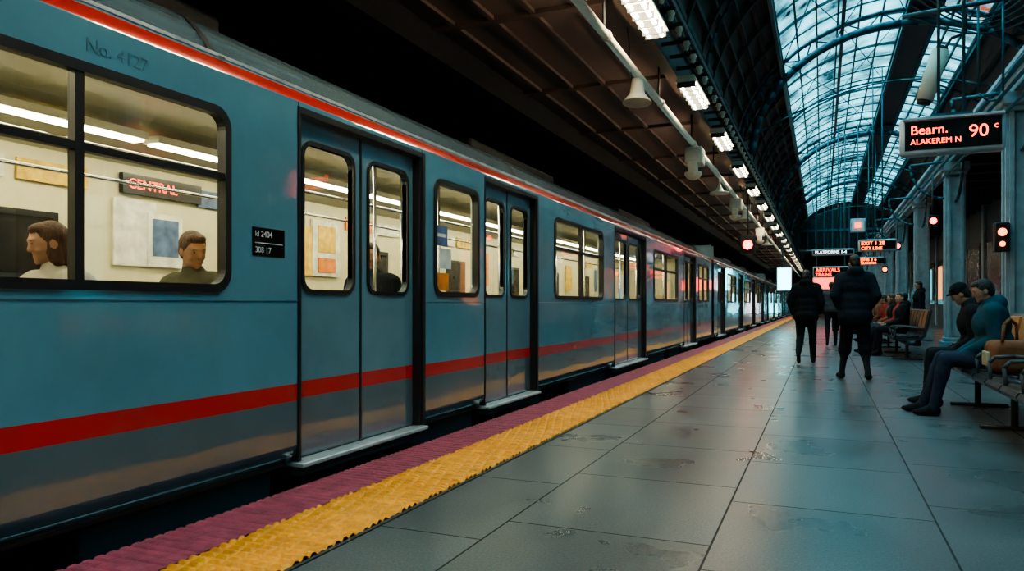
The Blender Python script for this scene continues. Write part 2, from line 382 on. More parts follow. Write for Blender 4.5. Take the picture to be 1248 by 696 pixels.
    while yy<y1-2.2:
        inn.box(-5.80,-5.785,yy+.45,yy+1.15,1.3,1.85,'black'); inn.box(-5.785,-5.78,yy+.5,yy+1.1,1.35,1.8,'scr')
        inn.box(-5.79,-5.77,yy+1.65,yy+2.1,1.45,2.05,['poster_w','poster_y','poster_b','poster_o'][k%4],)
        inn.box(-5.79,-5.765,yy+.1,yy+.7,2.08,2.25,['poster_o','poster_w','poster_b'][k%3])
        inn.box(-5.79,-5.765,yy+.8,yy+1.4,2.08,2.25,['poster_w','poster_y','poster_w'][k%3])
        yy+=2.5; k+=1
    for a,bb in segs:
        n=int((bb-a-.6)//.9)
        for i in range(max(0,n)):
            sy=a+.5+i*.9
            for xs in ((-4.15,-3.2),(-5.78,-4.9)):
                inn.box(xs[0],xs[1],sy-.02,sy+.42,.48,.58,'seat',.03)
                inn.box(xs[0],xs[1],sy+.40,sy+.48,.52,1.16,'seat',.03)
                inn.box(xs[0]+.1,xs[0]+.14,sy+.1,sy+.3,.12,.5,'dark'); inn.box(xs[1]-.14,xs[1]-.1,sy+.1,sy+.3,.12,.5,'dark')
    und.box(-5.6,-3.35,y0+.2,y1-.2,-.12,.09,'void')
    for bo in (y0+3.2,y1-3.2):
        for xx in (-3.85,-5.3):
            for dy in (-1.05,1.05):
                und.cyl((xx-.06,bo+dy,-.47),(xx+.06,bo+dy,-.47),.42,'dark',24)
            und.box(xx+.12,xx+.24,bo-1.5,bo+1.5,-.55,-.3,'dark',.04)
    yy=y0+5.6;k=0
    while yy<y1-5.4:
        und.box(-3.55+.05*(k%2),-3.2,yy,yy+1.3+.5*(k%2),-.45+.1*(k%3),.09,'dark',.02); yy+=2.4;k+=1
    if ci<3: 
        for i in range(5): und.box(-5.2,-3.8,y1+i*.1,y1+.07+i*.1,.1,2.4,'black')
inn.box(-5.79,-5.74,4.72,5.62,2.10,2.28,'scr')
inn.box(-5.79,-5.76,7.4,7.95,1.45,2.15,'poster_w'); inn.box(-5.765,-5.75,7.5,7.85,1.75,2.08,'poster_y'); inn.box(-5.765,-5.75,7.5,7.85,1.5,1.68,'poster_o')
inn.box(-5.79,-5.76,5.0,5.4,1.45,1.95,'poster_w'); inn.box(-5.765,-5.755,5.05,5.35,1.55,1.9,'poster_b')
for o in (body,drs,frm,inn,und): o.finish()
gls.finish(False)
text(train,'CENTRAL',(-5.735,4.77,2.15),.125,'ledred',RT)
p=MB('fleet_number_plate',train); p.box(XT,XT+.004,3.42,3.70,1.39,1.56,'scr'); p.box(XT+.003,XT+.006,3.44,3.68,1.465,1.47,'textw'); p.finish()
text(train,'kl 2404',(XT+.005,3.44,1.505),.05,'textw',RT,.001)
text(train,'308 17',(XT+.005,3.44,1.41),.05,'textw',RT,.001)
text(train,'No. 4127',(XT+.003,2.35,2.26),.09,'textd',RT,.001)
text(train,'No. 4127',(XT+.003,9.0,2.26),.09,'textd',RT,.001)
p=MB('window_notice',train); p.box(XT-.028,XT-.024,5.70,5.93,1.62,1.80,'poster_b'); p.box(XT-.028,XT-.024,5.72,5.95,1.22,1.38,'poster_o'); p.box(XT-.024,XT-.022,5.74,5.90,1.70,1.73,'poster_w'); p.box(XT-.028,XT-.024,5.78,6.0,1.42,1.60,'poster_w');p.finish()

# ------------------------------------------------------------------ shell
b=MB('wall_left'); b.box(-7.9,-7.7,Y0,Y1,-1.3,5.2,'void'); b.finish()
b=MB('wall_back'); b.box(-7.9,5.7,Y0-.2,Y0,-1.3,9.5,'wall'); b.finish()
b=MB('ceiling')
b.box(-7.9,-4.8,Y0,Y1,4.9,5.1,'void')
b.box(-4.8,-2.0,Y0,Y1,4.74,4.92,'brown')
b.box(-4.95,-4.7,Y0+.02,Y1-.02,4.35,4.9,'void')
b.box(-2.16,-2.0,Y0+.02,Y1-.02,4.5,4.74,'brown2')
for x in (-2.75,-3.3,-3.85,-4.4): b.box(x-.03,x+.03,Y0+.02,Y1-.02,4.69,4.74,'brown2')
for i in range(29): b.box(-4.7,-2.16,Y0+1.5+i*3.2,Y0+1.62+i*3.2,4.68,4.74,'brown2')
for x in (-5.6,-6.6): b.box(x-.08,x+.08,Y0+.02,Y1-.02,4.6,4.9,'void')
b.finish()
CX,AX,AZ,SZ=1.7,3.8,3.3,4.9
def az(x,off=0): 
    return SZ+(AZ-off)*math.sqrt(max(0,1-((x-CX)/(AX-off))**2)) if abs(x-CX)<AX-off else SZ
def arc(x0,x1,n,off=0):
    t0=math.acos(max(-1,min(1,(x0-CX)/(AX-off)))); t1=math.acos(max(-1,min(1,(x1-CX)/(AX-off))))
    return [(CX+(AX-off)*math.cos(t0+(t1-t0)*i/n),SZ+(AZ-off)*math.sin(t0+(t1-t0)*i/n)) for i in range(n+1)]
GE=56
b=MB('roof_panels')
b.extr(arc(-2.1,-.95,8),Y0,GE,'brown',smooth=True)
b.extr(arc(1.85,2.5,3),Y0,GE,'dark'); b.extr([(x,z-.12) for x,z in arc(1.85,2.5,3)],Y0,GE,'dark')
b.extr(arc(3.55,5.5,8),Y0,GE,'dark')
b.extr(arc(-2.1,5.5,24),GE,Y1,'dark')
for x,z in arc(-2.1,-.95,7)[1:]: b.box(x-.04,x+.04,Y0,GE,z-.12,z-.01,'brown2')
yy=Y0+1
while yy<GE:
    P=arc(-2.05,-.95,6); b.extr([(x,z-.01) for x,z in P]+[(x+.05,z-.12) for x,z in P[::-1]],yy,yy+.08,'brown2',closed=True); yy+=1.52
for x,z in arc(3.55,5.5,6)[:-1]: b.box(x-.04,x+.04,Y0,GE,z-.14,z-.01,'dark')
b.finish()
b=MB('window_1')
b.extr(arc(-.95,1.85,8),Y0+.02,GE,'skyglass',smooth=True); b.extr(arc(2.5,3.55,4),Y0+.02,GE,'skyglass',smooth=True)
for (xa,xb,n) in ((-.95,1.85,6),(2.5,3.55,3)):
    A=arc(xa,xb,n)
    for i,(x,z) in enumerate(A): 
        w=.02 if 0<i<n else .05
        b.box(x-w,x+w,Y0+.02,GE,z-.09,z-.01,'bars')
    yy=Y0+.5; k=0
    while yy<GE:
        w=.012 if k%4 else .03
        b.extr([(x,z-.01) for x,z in A]+[(x,z-.04-w) for x,z in A[::-1]],yy-w,yy+w,'bars',closed=True)
        yy+=1.1;k+=1
b.finish(False)
b=MB('roof_trusses')
k=0; yy=1.4-6.07
while yy<GE:
    U=arc(-2.0,5.4,28,.14); U3=[(x,yy,z) for x,z in U]
    if k%2==0:
        L=arc(-1.95,5.35,28,.46); L3=[(x,yy,z) for x,z in L]
        b.path(L3,.09,'steelblue',8); b.path(U3,.05,'steelblue',6)
        for i in range(0,28,2):
            b.cyl(L3[i],U3[i+1],.02,'steelblue',5); b.cyl(U3[i+1],L3[i+2],.02,'steelblue',5)
        T_=[(-1.85+7.1*i/12,yy,5.25+1.15*math.sin(math.pi*i/12)) for i in range(13)]
        b.path(T_,.02,'steelblue',6)
    else:
        b.path(U3,.03,'steelblue',6)
    yy+=6.07;k+=1
yy=1.4-6.07
while yy<GE-7:
    for xa,xb in ((-.9,.45),(.45,1.8)):
        b.cyl((xa,yy,az(xa)-.2),(xb,yy+6.07,az(xb)-.2),.012,'steelblue',5); b.cyl((xb,yy,az(xb)-.2),(xa,yy+6.07,az(xa)-.2),.012,'steelblue',5)
    yy+=6.07
for x in (-.95,.45,1.85,2.5,3.55): b.box(x-.04,x+.04,Y0+.02,GE,az(x)-.28,az(x)-.18,'steelblue')
b.finish()

wr=MB('wall_right')
wr.box(5.5,5.7,Y0,Y1,-1.1,9,'wall')
k=0; yy=1.4-6.07
while yy<Y1-6:
    wr.box(5.42,5.5,yy-.2,yy+.2,0,4.8,'column'); 
    wr.box(5.45,5.5,yy+.6,yy+5.4,1.0,3.4,'dark'); wr.box(5.44,5.46,yy+.7,yy+2.9,1.1,3.3,'scr'); wr.box(5.44,5.46,yy+3.1,yy+5.3,1.1,3.3,'scr')
    if k%3: 
        q=yy+(1 if k%3==2 else 3.4)
        wr.box(5.38,5.44,q,q+1.4,1.3,3.0,'signcase'); wr.box(5.37,5.39,q+.05,q+1.35,1.35,2.95,'tealdim' if k%3==2 else 'warmdim')
    yy+=6.07;k+=1
wr.finish()
b=MB('canopy_girder')
b.box(2.68,2.92,Y0+.02,Y1-.02,4.35,4.42,'column'); b.box(2.77,2.83,Y0+.02,Y1-.02,4.42,4.75,'column'); b.box(2.66,2.94,Y0+.02,Y1-.02,4.75,4.82,'column')
b.box(2.94,5.49,Y0+.02,Y1-.02,4.8,4.88,'dark')
for i in range(int((Y1-Y0)/1.5)-1): b.box(2.9,5.49,Y0+.5+i*1.5,Y0+.6+i*1.5,4.62,4.8,'dark')
for x,z,r in ((2.55,4.5,.04),(2.5,4.25,.03),(2.6,4.05,.025)): b.cyl((x,Y0+.02,z),(x,Y1-.02,z),r,'steelblue',8)
b.finish()
yy=1.4
while yy<Y1-3:
    b=MB('column')
    x=2.8
    b.box(x-.28,x+.28,yy-.28,yy+.28,0,.25,'column',.02); b.box(x-.23,x+.23,yy-.23,yy+.23,.25,.34,'column',.02)
    b.box(x-.17,x+.17,yy-.17,yy+.17,.34,4.05,'column',.03)
    for sx,sy in ((1,0),(-1,0),(0,1),(0,-1)):
        for t in (-.13,.13):
            cx,cy=x+sx*.175+(t if sx==0 else 0),yy+sy*.175+(t if sy==0 else 0)
            b.box(cx-.03,cx+.03,cy-.03,cy+.03,.34,4.05,'column')
    b.box(x-.23,x+.23,yy-.23,yy+.23,4.05,4.14,'column',.02); b.box(x-.28,x+.28,yy-.28,yy+.28,4.14,4.35,'column',.03)
    for s in (-1,1):
        P=[(x,yy+s*(.2+.9*math.sin(t)),3.45+.9*(1-math.cos(t))) for t in [i*math.pi/2/8 for i in range(9)]]
        b.path(P,.035,'steelblue',6)
    P=[(x-.2-.7*math.sin(t),yy,3.55+.8*(1-math.cos(t))) for t in [i*math.pi/2/8 for i in range(9)]]
    b.path(P,.03,'steelblue',6); b.cyl((x-.9,yy,4.35),(x,yy,4.40),.03,'steelblue',6)
    b.finish(); yy+=6.07

b=MB('wall_far')
b.box(-7.9,5.7,Y1,Y1+.3,-1.3,9.5,'wall')
for i in range(6): b.box(-1.6+i*1.1,-.8+i*1.1,Y1-.04,Y1,.1,2.3,['teallit','dark','whitelit','dark','teallit','dark'][i])
b.finish()
b=MB('footbridge')
b.box(-1.55,5.4,GE+.1,GE+2.4,5.0,5.4,'steelblue'); 
b.box(-1.4,5.3,GE-.05,GE+.05,6.2,6.35,'steelblue')
for i in range(13): b.box(-1.5+i*.53,-1.44+i*.53,GE-.03,GE+.03,4.95,az(-1.45+i*.53,.12),'steelblue')
for i in range(12): b.quad([(-1.5+i*.53,GE,4.95),(-1.0+i*.53,GE,4.95),(-1.0+i*.53,GE,az(-1.25+i*.53,.3)),(-1.5+i*.53,GE,az(-1.25+i*.53,.3))],'scr')
b.finish()

# ------------------------------------------------------------------ ceiling luminaires, conduits
for i in range(-4,20):
    y=8.15+3.5*i
    if y>80: break
    b=MB('fluorescent_luminaire')
    x=-1.84;z=4.36
    b.extr([(x-.15,z),(x-.12,z+.09),(x+.12,z+.09),(x+.15,z),(x+.11,z-.005),(x-.11,z-.005)],y-.72,y+.72,'white',closed=True)
    for t in (-.075,.075):
        b.cyl((x+t,y-.66,z-.05),(x+t,y+.66,z-.05),.021,'tube',10)
    for t in (-.69,.69): b.box(x-.13,x+.13,y+t-.03,y+t+.03,z-.08,z,'dark',.01)
    for t in (-.5,.5): b.cyl((x,y+t,z+.08),(x-.14,y+t,4.50),.02,'dark',6)
    for q in range(5): b.box(x-.12,x+.12,y-.5+q*.25,y-.485+q*.25,z-.09,z-.005,'dark')
    b.finish()
b=MB('cable_tray')
for x in (-1.80,-1.62): b.box(x-.012,x+.012,Y0+.02,Y1-.02,4.62,4.70,'brown2')
yy=Y0+.2
while yy<Y1-.3:
    b.box(-1.8,-1.62,yy,yy+.04,4.62,4.64,'brown2')
    if yy<45:
        b.box(-1.99,-1.6,yy,yy+.03,4.56,4.61,'dark'); b.lathe((-1.66,yy+.02,4.58),(0,0,-1),[(0,.05),(.03,.055),(.06,.03),(.1,.03),(.12,.005)],'white',8)
    yy+=.55
for j,x in enumerate((-1.76,-1.71,-1.66)): b.cyl((x,Y0+.02,4.665),(x,Y1-.02,4.665),.02,['dark','steelblue','dark'][j],6)
b.finish()
b=MB('conduit_pipe')
b.cyl((-2.22,Y0+.02,4.1),(-2.22,Y1-.02,4.1),.045,'white',10)
b.cyl((-2.32,Y0+.02,4.17),(-2.32,Y1-.02,4.17),.02,'white',8)
yy=2.0
while yy<Y1:
    b.cyl((-2.25,yy,4.1),(-2.25,yy,4.735),.015,'dark',6); b.lathe((-2.22,yy-.04,4.1),(0,1,0),[(0,.045),(.0,.06),(.08,.06),(.08,.045)],'white',10); yy+=3.0
b.finish()
for y in (9.5,24.0):
    b=MB('horn_loudspeaker')
    b.cyl((-2.22,y,4.05),(-2.22,y,3.98),.025,'white',8)
    b.lathe((-2.22,y,4.03),(0,-.1,-1),[(0,.03),(0,.07),(.10,.085),(.2,.10),(.26,.15),(.31,.19),(.32,.185),(.25,.13),(.2,.04),(.2,0)],'white',20)
    b.path([(-2.29,y+.02,4.0),(-2.34,y+.05,4.3),(-2.33,y+.02,4.5),(-2.36,y,4.73)],.008,'dark',5)
    b.finish()
for y in (14.2,21.4,30):
    b=MB('camera_housing')
    b.box(-2.38,-2.06,y-.22,y+.22,3.72,4.04,'white',.03); b.box(-2.30,-2.14,y-.35,y-.1,3.55,3.74,'white',.02)
    b.lathe((-2.22,y-.2,3.56),(0,0,-1),[(0,.16),(.04,.16),(.10,.12),(.14,.05),(.15,0)],'white',16)
    b.finish()
for y in (17.8,34):
    b=MB('pendant_dome_lamp')
    b.cyl((-2.22,y,4.06),(-2.22,y,3.85),.015,'white',6)
    b.lathe((-2.22,y,3.9),(0,0,-1),[(0,.03),(.06,.05),(.14,.1),(.18,.22),(.22,.23),(.22,.2),(.2,0)],'white',20); b.finish()

# ------------------------------------------------------------------ signs
def led_sign(name,x,y,z,w,h,lines,k,top,pole=True,case='signcase'):
    e=empty(name,(x,y,z))
    b=MB('case',None)
    b.box(-w/2,w/2,-.09,.09,-h/2,h/2,case,.045)
    b.box(-w/2+.045,w/2-.045,-.098,-.088,-h/2+.06,h/2-.06,'scr')
    b.box(-w/2+.02,w/2-.02,-.13,-.09,h/2-.045,h/2-.02,case)
    if pole:
        for px in (-w*.12,w*.12): b.cyl((px,0,h/2-.02),(px,0,top-z),.018,'steelblue',8)
        b.box(-w*.2,w*.2,-.04,.04,h/2-.01,h/2+.03,'steelblue')
    o=b.finish(); o.parent=e
    for (t,lx,lz,s) in lines:
        tx=text(None,t,(lx,-.1,lz),s,k,RS,.002,off=0.0); tx.parent=e
    return e
led_sign('departure_display',1.38,9.9,3.07,1.06,.45,[('Bearn.',-.43,.015,.15),('ALAKEREM N',-.43,-.10,.088),('90',.16,-.055,.20),('c',.41,.03,.10)],'ledred',az(1.38,.45))
led_sign('departure_display',1.42,23.0,2.75,.98,.34,[('EXIT 1 2B',-.42,.01,.145),('CITY LINE',-.42,-.12,.12)],'ledorange',az(1.42,.45))
led_sign('platform_sign',.35,29,2.98,1.4,.24,[('PLATFORMS 1-4',-.6,-.05,.15)],'whitelit',az(.35,.45))
led_sign('departure_display',.3,31,2.35,1.3,.42,[('ARRIVALS',-.55,.01,.2),('TRAINS',-.55,-.16,.17)],'ledred',2.9,False)
led_sign('departure_display',1.9,34,2.9,1.1,.34,[('LINE 3 6',-.45,.0,.17),('TRANSFER',-.45,-.13,.13)],'ledorange',az(1.9,.45))
b=MB('sign_bracket'); b.cyl((-.2,31,2.57),(-.2,31,az(-.2,.45)),.02,'steelblue',6); b.cyl((.8,31,2.57),(.8,31,az(.8,.45)),.02,'steelblue',6); b.finish()
b=MB('lit_platform_number'); b.box(.95,1.45,29.9,30.0,3.75,4.25,'signcase',.02); b.box(1.0,1.40,29.88,29.9,3.8,4.2,'textw'); b.box(1.1,1.3,29.86,29.88,3.9,4.1,'pinklit'); b.cyl((1.2,29.95,4.25),(1.2,29.95,az(1.2,.45)),.02,'steelblue',6); b.finish()
b=MB('lit_advert_panel'); b.box(-2.05,-1.35,38,38.12,1.75,2.9,'signcase',.02); b.box(-2.0,-1.4,37.98,38.0,1.8,2.85,'teallit'); b.cyl((-1.7,38.05,2.9),(-1.9,38.05,4.5),.03,'steelblue',6); b.finish()
b=MB('lit_advert_panel'); b.box(-.5,1.3,44,44.1,1.9,2.6,'signcase',.02); b.box(-.45,1.25,43.98,44,1.95,2.55,'pinklit'); b.cyl((-.3,44.05,2.6),(-.3,44.05,az(-.3,.45)),.02,'steelblue',6);b.cyl((1.1,44.05,2.6),(1.1,44.05,az(1.1,.45)),.02,'steelblue',6); b.finish()
def signal(x,y,z,top,k='redlamp',r=.07,hb=.22):
    b=MB('signal_lamp'); wb=hb*.77
    b.box(x-wb,x+wb,y-.02,y+.15,z-hb,z+hb,'black',.015)
    b.lathe((x,y-.02,z),(0,-1,0),[(0,r+.02),(.07,r+.02),(.07,r+.012),(0,r+.012)],'black',16)
    b.lathe((x,y-.02,z),(0,-1,0),[(0,r),(.02,r*.9),(.035,r*.5),(.04,0)],k,16)
    b.cyl((x,y+.1,z+hb),(x,y+.1,top),.022,'dark',8)
    return b.finish()
signal(-2.08,23.3,2.9,4.5,r=.14,hb=.28)
signal(2.3,19.0,2.98,4.05,r=.07,hb=.13)
signal(2.25,27,3.0,4.05,r=.08,hb=.14)
signal(2.3,33,2.5,4.05,'ledorange',r=.08,hb=.14)
b=MB('signal_lamp'); x,y,z=2.42,13.22,2.1
b.box(x,x+.2,y,y+.15,z-.2,z+.25,'black',.02)
b.lathe((x+.1,y,z+.1),(0,-1,0),[(0,.06),(.02,.05),(.03,0)],'ledorange',12); b.lathe((x+.1,y,z-.08),(0,-1,0),[(0,.04),(.02,.035),(.03,0)],'ledorange',12)
b.finish()
b=MB('column_loudspeaker')
b.cyl((1.16,10.4,3.62),(1.34,10.4,4.22),.10,'white',16); b.cyl((1.16,10.4,3.62),(1.15,10.4,3.58),.08,'dark',16)
b.cyl((1.34,10.4,4.22),(1.36,10.4,4.26),.07,'dark',16)
b.path([(1.30,10.4,4.1),(1.45,10.4,4.35),(1.6,10.4,4.4),(1.62,10.4,4.9)],.018,'dark',6)
b.cyl((1.62,10.4,4.9),(1.62,10.4,az(1.62,.14)),.018,'steelblue',6)
b.finish()
b=MB('overhead_cables')
for j in range(5):
    P=[(1.0+.2*i+.03*j,10.2+.3*j,4.6+.25*j-.5*math.sin(math.pi*i/8)*(.6+.2*j)) for i in range(9)]
    b.path(P,.012,'black',5)
b.cyl((.9,10.2,4.62),(2.62,10.2,4.72),.03,'steelblue',8); b.cyl((-1.2,11.2,5.9),(4.8,11.2,5.9),.025,'steelblue',8)
for x in (1.7,1.95): b.cyl((x,10.2,4.66),(x,10.2,3.6),.014,'steelblue',6)
b.path([(1.95,10.2,3.6),(1.9,10.2,3.5),(1.8,10.2,3.5),(1.7,10.2,3.6)],.014,'steelblue',6)
b.finish()

# ------------------------------------------------------------------ benches
def bench(y0,n,backk):
    b=MB('platform_bench')
    x=1.55; pitch=.56
    L=n*pitch
    b.box(x-.03,x+.05,y0,y0+L,.30,.36,'dark',.01)
    for t in [.3,L/2,L-.3]:
        b.cyl((x,y0+t,.03),(x,y0+t,.33),.03,'dark',8)
        b.box(x-.26,x+.28,y0+t-.03,y0+t+.03,.0,.035,'dark',.01)
    for i in range(n):
        a=y0+i*pitch+.02; c=a+pitch-.04
        prof=[(x-.26,.40),(x-.275,.435),(x-.255,.465),(x-.1,.455),(x+.08,.44),(x+.2,.45),(x+.255,.50),(x+.29,.62),(x+.33,.80),(x+.365,.97),(x+.385,1.0),(x+.41,.98),(x+.375,.78),(x+.335,.60),(x+.29,.46),(x+.22,.40),(x+.0,.385)]
        b.extr(prof,a,c,'benchseat',closed=True)
        b.extr([(x+.285,.56),(x+.265,.60),(x+.30,.78),(x+.34,.97),(x+.37,.975),(x+.33,.78),(x+.30,.60)],a+.03,c-.03,backk,closed=True)
        b.extr([(x-.23,.462),(x-.22,.49),(x+.0,.475),(x+.18,.48),(x+.2,.455)],a+.03,c-.03,'benchseat',closed=True)
        for j in range(5): b.cyl((x-.2+j*.09,a+.03,.478-.003*j),(x-.2+j*.09,c-.03,.478-.003*j),.014,'benchseat',6)
    for i in range(n+1):
        a=y0+i*pitch
        b.path([(x+.30,a,.62),(x-.05,a,.66),(x-.2,a,.65),(x-.24,a,.60),(x-.22,a,.42)],.016,'dark',6)
    return b.finish()
bench(5.7,7,'benchback'); bench(16.3,9,'brownc'); bench(23.2,5,'brownc'); bench(29,9,'brownc')

# ------------------------------------------------------------------ people
def add_ell(bm,M4,r,sub=(16,10)):
    bmesh.ops.create_uvsphere(bm,u_segments=sub[0],v_segments=sub[1],radius=1,matrix=M4@Matrix.Diagonal((r[0],r[1],r[2],1)))
def add_cap(bm,p0,p1,r0,r1):
    p0=Vector(p0);p1=Vector(p1); d=p1-p0; L=d.length
    add_ell(bm,Matrix.Translation(p0),(r0,)*3,(12,8)); add_ell(bm,Matrix.Translation(p1),(r1,)*3,(12,8))
    if L>1e-4:
        q=d.to_track_quat('Z','Y').to_matrix().to_4x4()
        bmesh.ops.create_cone(bm,cap_ends=True,segments=12,radius1=r0,radius2=r1,depth=L,matrix=Matrix.Translation((p0+p1)/2)@q)
def build_part(prims,voxel,smooth=2):
    bm=bmesh.new()
    for p in prims:
        if p[0]=='c': add_cap(bm,p[1],p[2],p[3],p[4])
        else: add_ell(bm,p[1],p[2])
    me=bpy.data.meshes.new('tmp'); bm.to_mesh(me); bm.free()
    ob=bpy.data.objects.new('tmp',me); C.objects.link(ob)
    md=ob.modifiers.new('r','REMESH'); md.mode='VOXEL'; md.voxel_size=voxel
    dg=bpy.context.evaluated_depsgraph_get(); dg.update()
    ev=ob.evaluated_get(dg); m2=bpy.data.meshes.new_from_object(ev)
    bpy.data.objects.remove(ob)
    bm=bmesh.new(); bm.from_mesh(m2)
    for _ in range(smooth): bmesh.ops.smooth_vert(bm,verts=bm.verts,factor=.5,use_axis_x=True,use_axis_y=True,use_axis_z=True)
    bm.faces.ensure_lookup_table()
    P=np.array([f.calc_center_median() for f in bm.faces])
    best=np.full(len(P),1e9); lab=np.zeros(len(P),int); labs=[]
    for p in prims:
        l=p[-1]
        if l not in labs: labs.append(l)
        if p[0]=='c':
            a=np.array(p[1]);d=np.array(p[2])-a; t=np.clip(((P-a)@d)/max(1e-9,d@d),0,1)
            D=np.linalg.norm(P-a-t[:,None]*d,axis=1)-(p[3]+(p[4]-p[3])*t)
        else:
            I=np.array(p[1].inverted()); Q=(P@I[:3,:3].T+I[:3,3])/np.array(p[2])
            D=(np.linalg.norm(Q,axis=1)-1)*min(p[2])
        w=D<best; best[w]=D[w]; lab[w]=labs.index(l)
    for f,i in zip(bm.faces,lab): f.material_index=int(i); f.smooth=True
    return bm,labs
def T(x,y,z): return Matrix.Translation((x,y,z))
def person(name,loc,rotz,legs,pel,lean=0,twist=0,headrot=(0,0,0),arms=None,col=None,hands=(True,True),hood=False,scale=1.0,puff=1.0,shorts=False,long=False,cap=False,hairlong=False,legw=1.0):
    c=dict(top='navy',leg='black2',shoe='shoe',hair='hair',skin='skin'); c.update(col or {})
    TM=T(*pel)@Matrix.Rotation(math.radians(twist),4,'Z')@Matrix.Rotation(math.radians(-lean),4,'X')
    pr=[]; top=c['top']; pf=puff
    def te(x,y,z,r,l): pr.append(('e',TM@T(x,y,z),r,l))
    te(0,0,.0,(.165,.125,.13),c['leg'])
    te(0,.0,.05,(.178*pf,.135*pf,.13),top); te(0,.0,.17,(.17*pf,.13*pf,.17),top)
    te(0,.0,.34,(.185*pf,.13*pf,.18),top); te(0,-.02,.42,(.17*pf,.11*pf,.12),top)
    if long: te(0,0,-.08,(.19*pf,.15*pf,.17),top)
    def tp(p): return tuple(TM@Vector(p))
    pr.append(('c',tp((-.15,-.01,.47)),tp((.15,-.01,.47)),.07*pf,.07*pf,top))
    pr.append(('c',tp((0,-.01,.45)),tp((0,0,.56)),.075*pf,.062,top))
    if hood: te(0,-.085,.54,(.12,.08,.085),top); te(0,-.03,.56,(.10,.085,.05),top)
    else: te(0,-.01,.545,(.075,.07,.035),top)
    sh=[(.185,-.01,.46),(-.185,-.01,.46)]
    hands_out=[]
    for i,(el,wr_) in enumerate(arms):
        S,E,W=tp(sh[i]),tp(el),tp(wr_)
        pr.append(('c',S,E,.068*pf,.053*pf,top)); pr.append(('c',E,W,.053*pf,.038*pf,top))
        if hands[i]: hands_out.append((E,W,i))
    lw=legw
    for (hp,kn,an,to) in legs:
        kr=.078*lw if shorts else .062*lw
        pr.append(('c',hp,kn,.095*lw,kr,c['leg']))
        if shorts:
            kk=Vector(kn)+(Vector(an)-Vector(kn))*.22
            pr.append(('c',kn,tuple(kk),.080*lw,.086*lw,c['leg'])); pr.append(('c',tuple(kk),an,.056,.040,'sock'))
            cf=Vector(kn)+(Vector(an)-Vector(kn))*.38; pr.append(('e',T(*cf),(.062,.066,.1),'sock'))
        else:
            cf=Vector(kn)+(Vector(an)-Vector(kn))*.28; pr.append(('c',kn,an,.064*lw,.046*lw,c['leg'])); pr.append(('e',T(*cf),(.064*lw,.066*lw,.1),c['leg']))
        A=Vector(an);O=Vector(to); dr=(O-A); fl=Vector((dr.x,dr.y,0))
        fl.normalize()
        base=Vector((A.x,A.y,A.z-.055))
        heel=base-fl*.03; ball=Vector((O.x,O.y,O.z))-fl*.05; toe=Vector((O.x,O.y,O.z))
        pr.append(('c',an,tuple(heel+Vector((0,0,.02))),.045,.042,c['shoe'])); pr.append(('c',tuple(heel),tuple(ball),.036,.04,c['shoe'])); pr.append(('c',tuple(ball),tuple(toe),.04,.03,c['shoe']))
        pr.append(('c',tuple(A),tuple(ball+Vector((0,0,.005))),.04,.035,c['shoe']))
    bms=[build_part(pr,.017,3)]
    HM=TM@T(0,.005,.575)@Matrix.Rotation(math.radians(headrot[2]),4,'Z')@Matrix.Rotation(math.radians(headrot[0]),4,'X')@Matrix.Rotation(math.radians(headrot[1]),4,'Y')@Matrix.Scale(.93,4)
    hp=[]
    hs=.93
    def he(x,y,z,r,l): hp.append(('e',HM@T(x,y,z),r,l))
    def hc(a,b2,r0,r1,l): hp.append(('c',tuple(HM@Vector(a)),tuple(HM@Vector(b2)),r0*hs,r1*hs,l))
    he(0,.02,.115,(.068,.078,.098),c['skin']); he(0,.035,.05,(.052,.055,.045),c['skin']); he(0,.068,.022,(.024,.022,.02),c['skin'])
    he(.033,.060,.082,(.024,.024,.022),c['skin']); he(-.033,.060,.082,(.024,.024,.022),c['skin'])
    hc((0,.092,.122),(0,.101,.090),.008,.0115,c['skin']); he(.0,.083,.145,(.05,.014,.010),c['skin'])
    he(0,.082,.048,(.018,.010,.006),'lip')
    for s in (-1,1):
        he(s*.073,-.002,.10,(.011,.02,.032),c['skin'])
        he(s*.029,.086,.122,(.010,.007,.005),'eye')
        he(s*.030,.090,.141,(.016,.006,.003),'brow')
    hc((0,-.01,-.07),(0,-.005,.06),.056,.052,c['skin'])
    he(0,-.018,.145,(.081,.096,.092),c['hair']); he(0,-.05,.10,(.07,.062,.08),c['hair']); he(0,.03,.195,(.062,.055,.035),c['hair'])
    if hairlong: he(0,-.06,.04,(.08,.055,.11),c['hair']); he(.06,-.01,.06,(.022,.045,.09),c['hair']); he(-.06,-.01,.06,(.022,.045,.09),c['hair'])
    if cap: he(0,-.012,.165,(.089,.102,.085),c.get('cap','black2')); he(0,.085,.165,(.06,.05,.012),c.get('cap','black2'))
    bms.append(build_part(hp,.0068,2))
    for (E,W,i) in hands_out:
        E=Vector(E);W=Vector(W); d=(W-E).normalized(); s=1 if i==0 else -1
        q=(-d).to_track_quat('Z','Y').to_matrix().to_4x4(); HMx=T(*W)@q
        hp=[]
        def hv(p): return tuple(HMx@Vector((p[0]*s,p[1],p[2])))
        hp.append(('c',hv((0,0,.02)),hv((0,0,-.03)),.026,.028,c['skin']))
        hp.append(('e',HMx@T(0,0,-.055),(.040,.016,.046),c['skin']))
        for j,(fx,L) in enumerate(((-.03,.058),(-.010,.07),(.011,.075),(.031,.066))):
            a=(fx,.0,-.085);b1=(fx*1.1,.012,-.085-L*.5);b2=(fx*1.1,.035,-.085-L*.85)
            hp.append(('c',hv(a),hv(b1),.0095,.0088,c['skin'])); hp.append(('c',hv(b1),hv(b2),.0088,.0075,c['skin']))
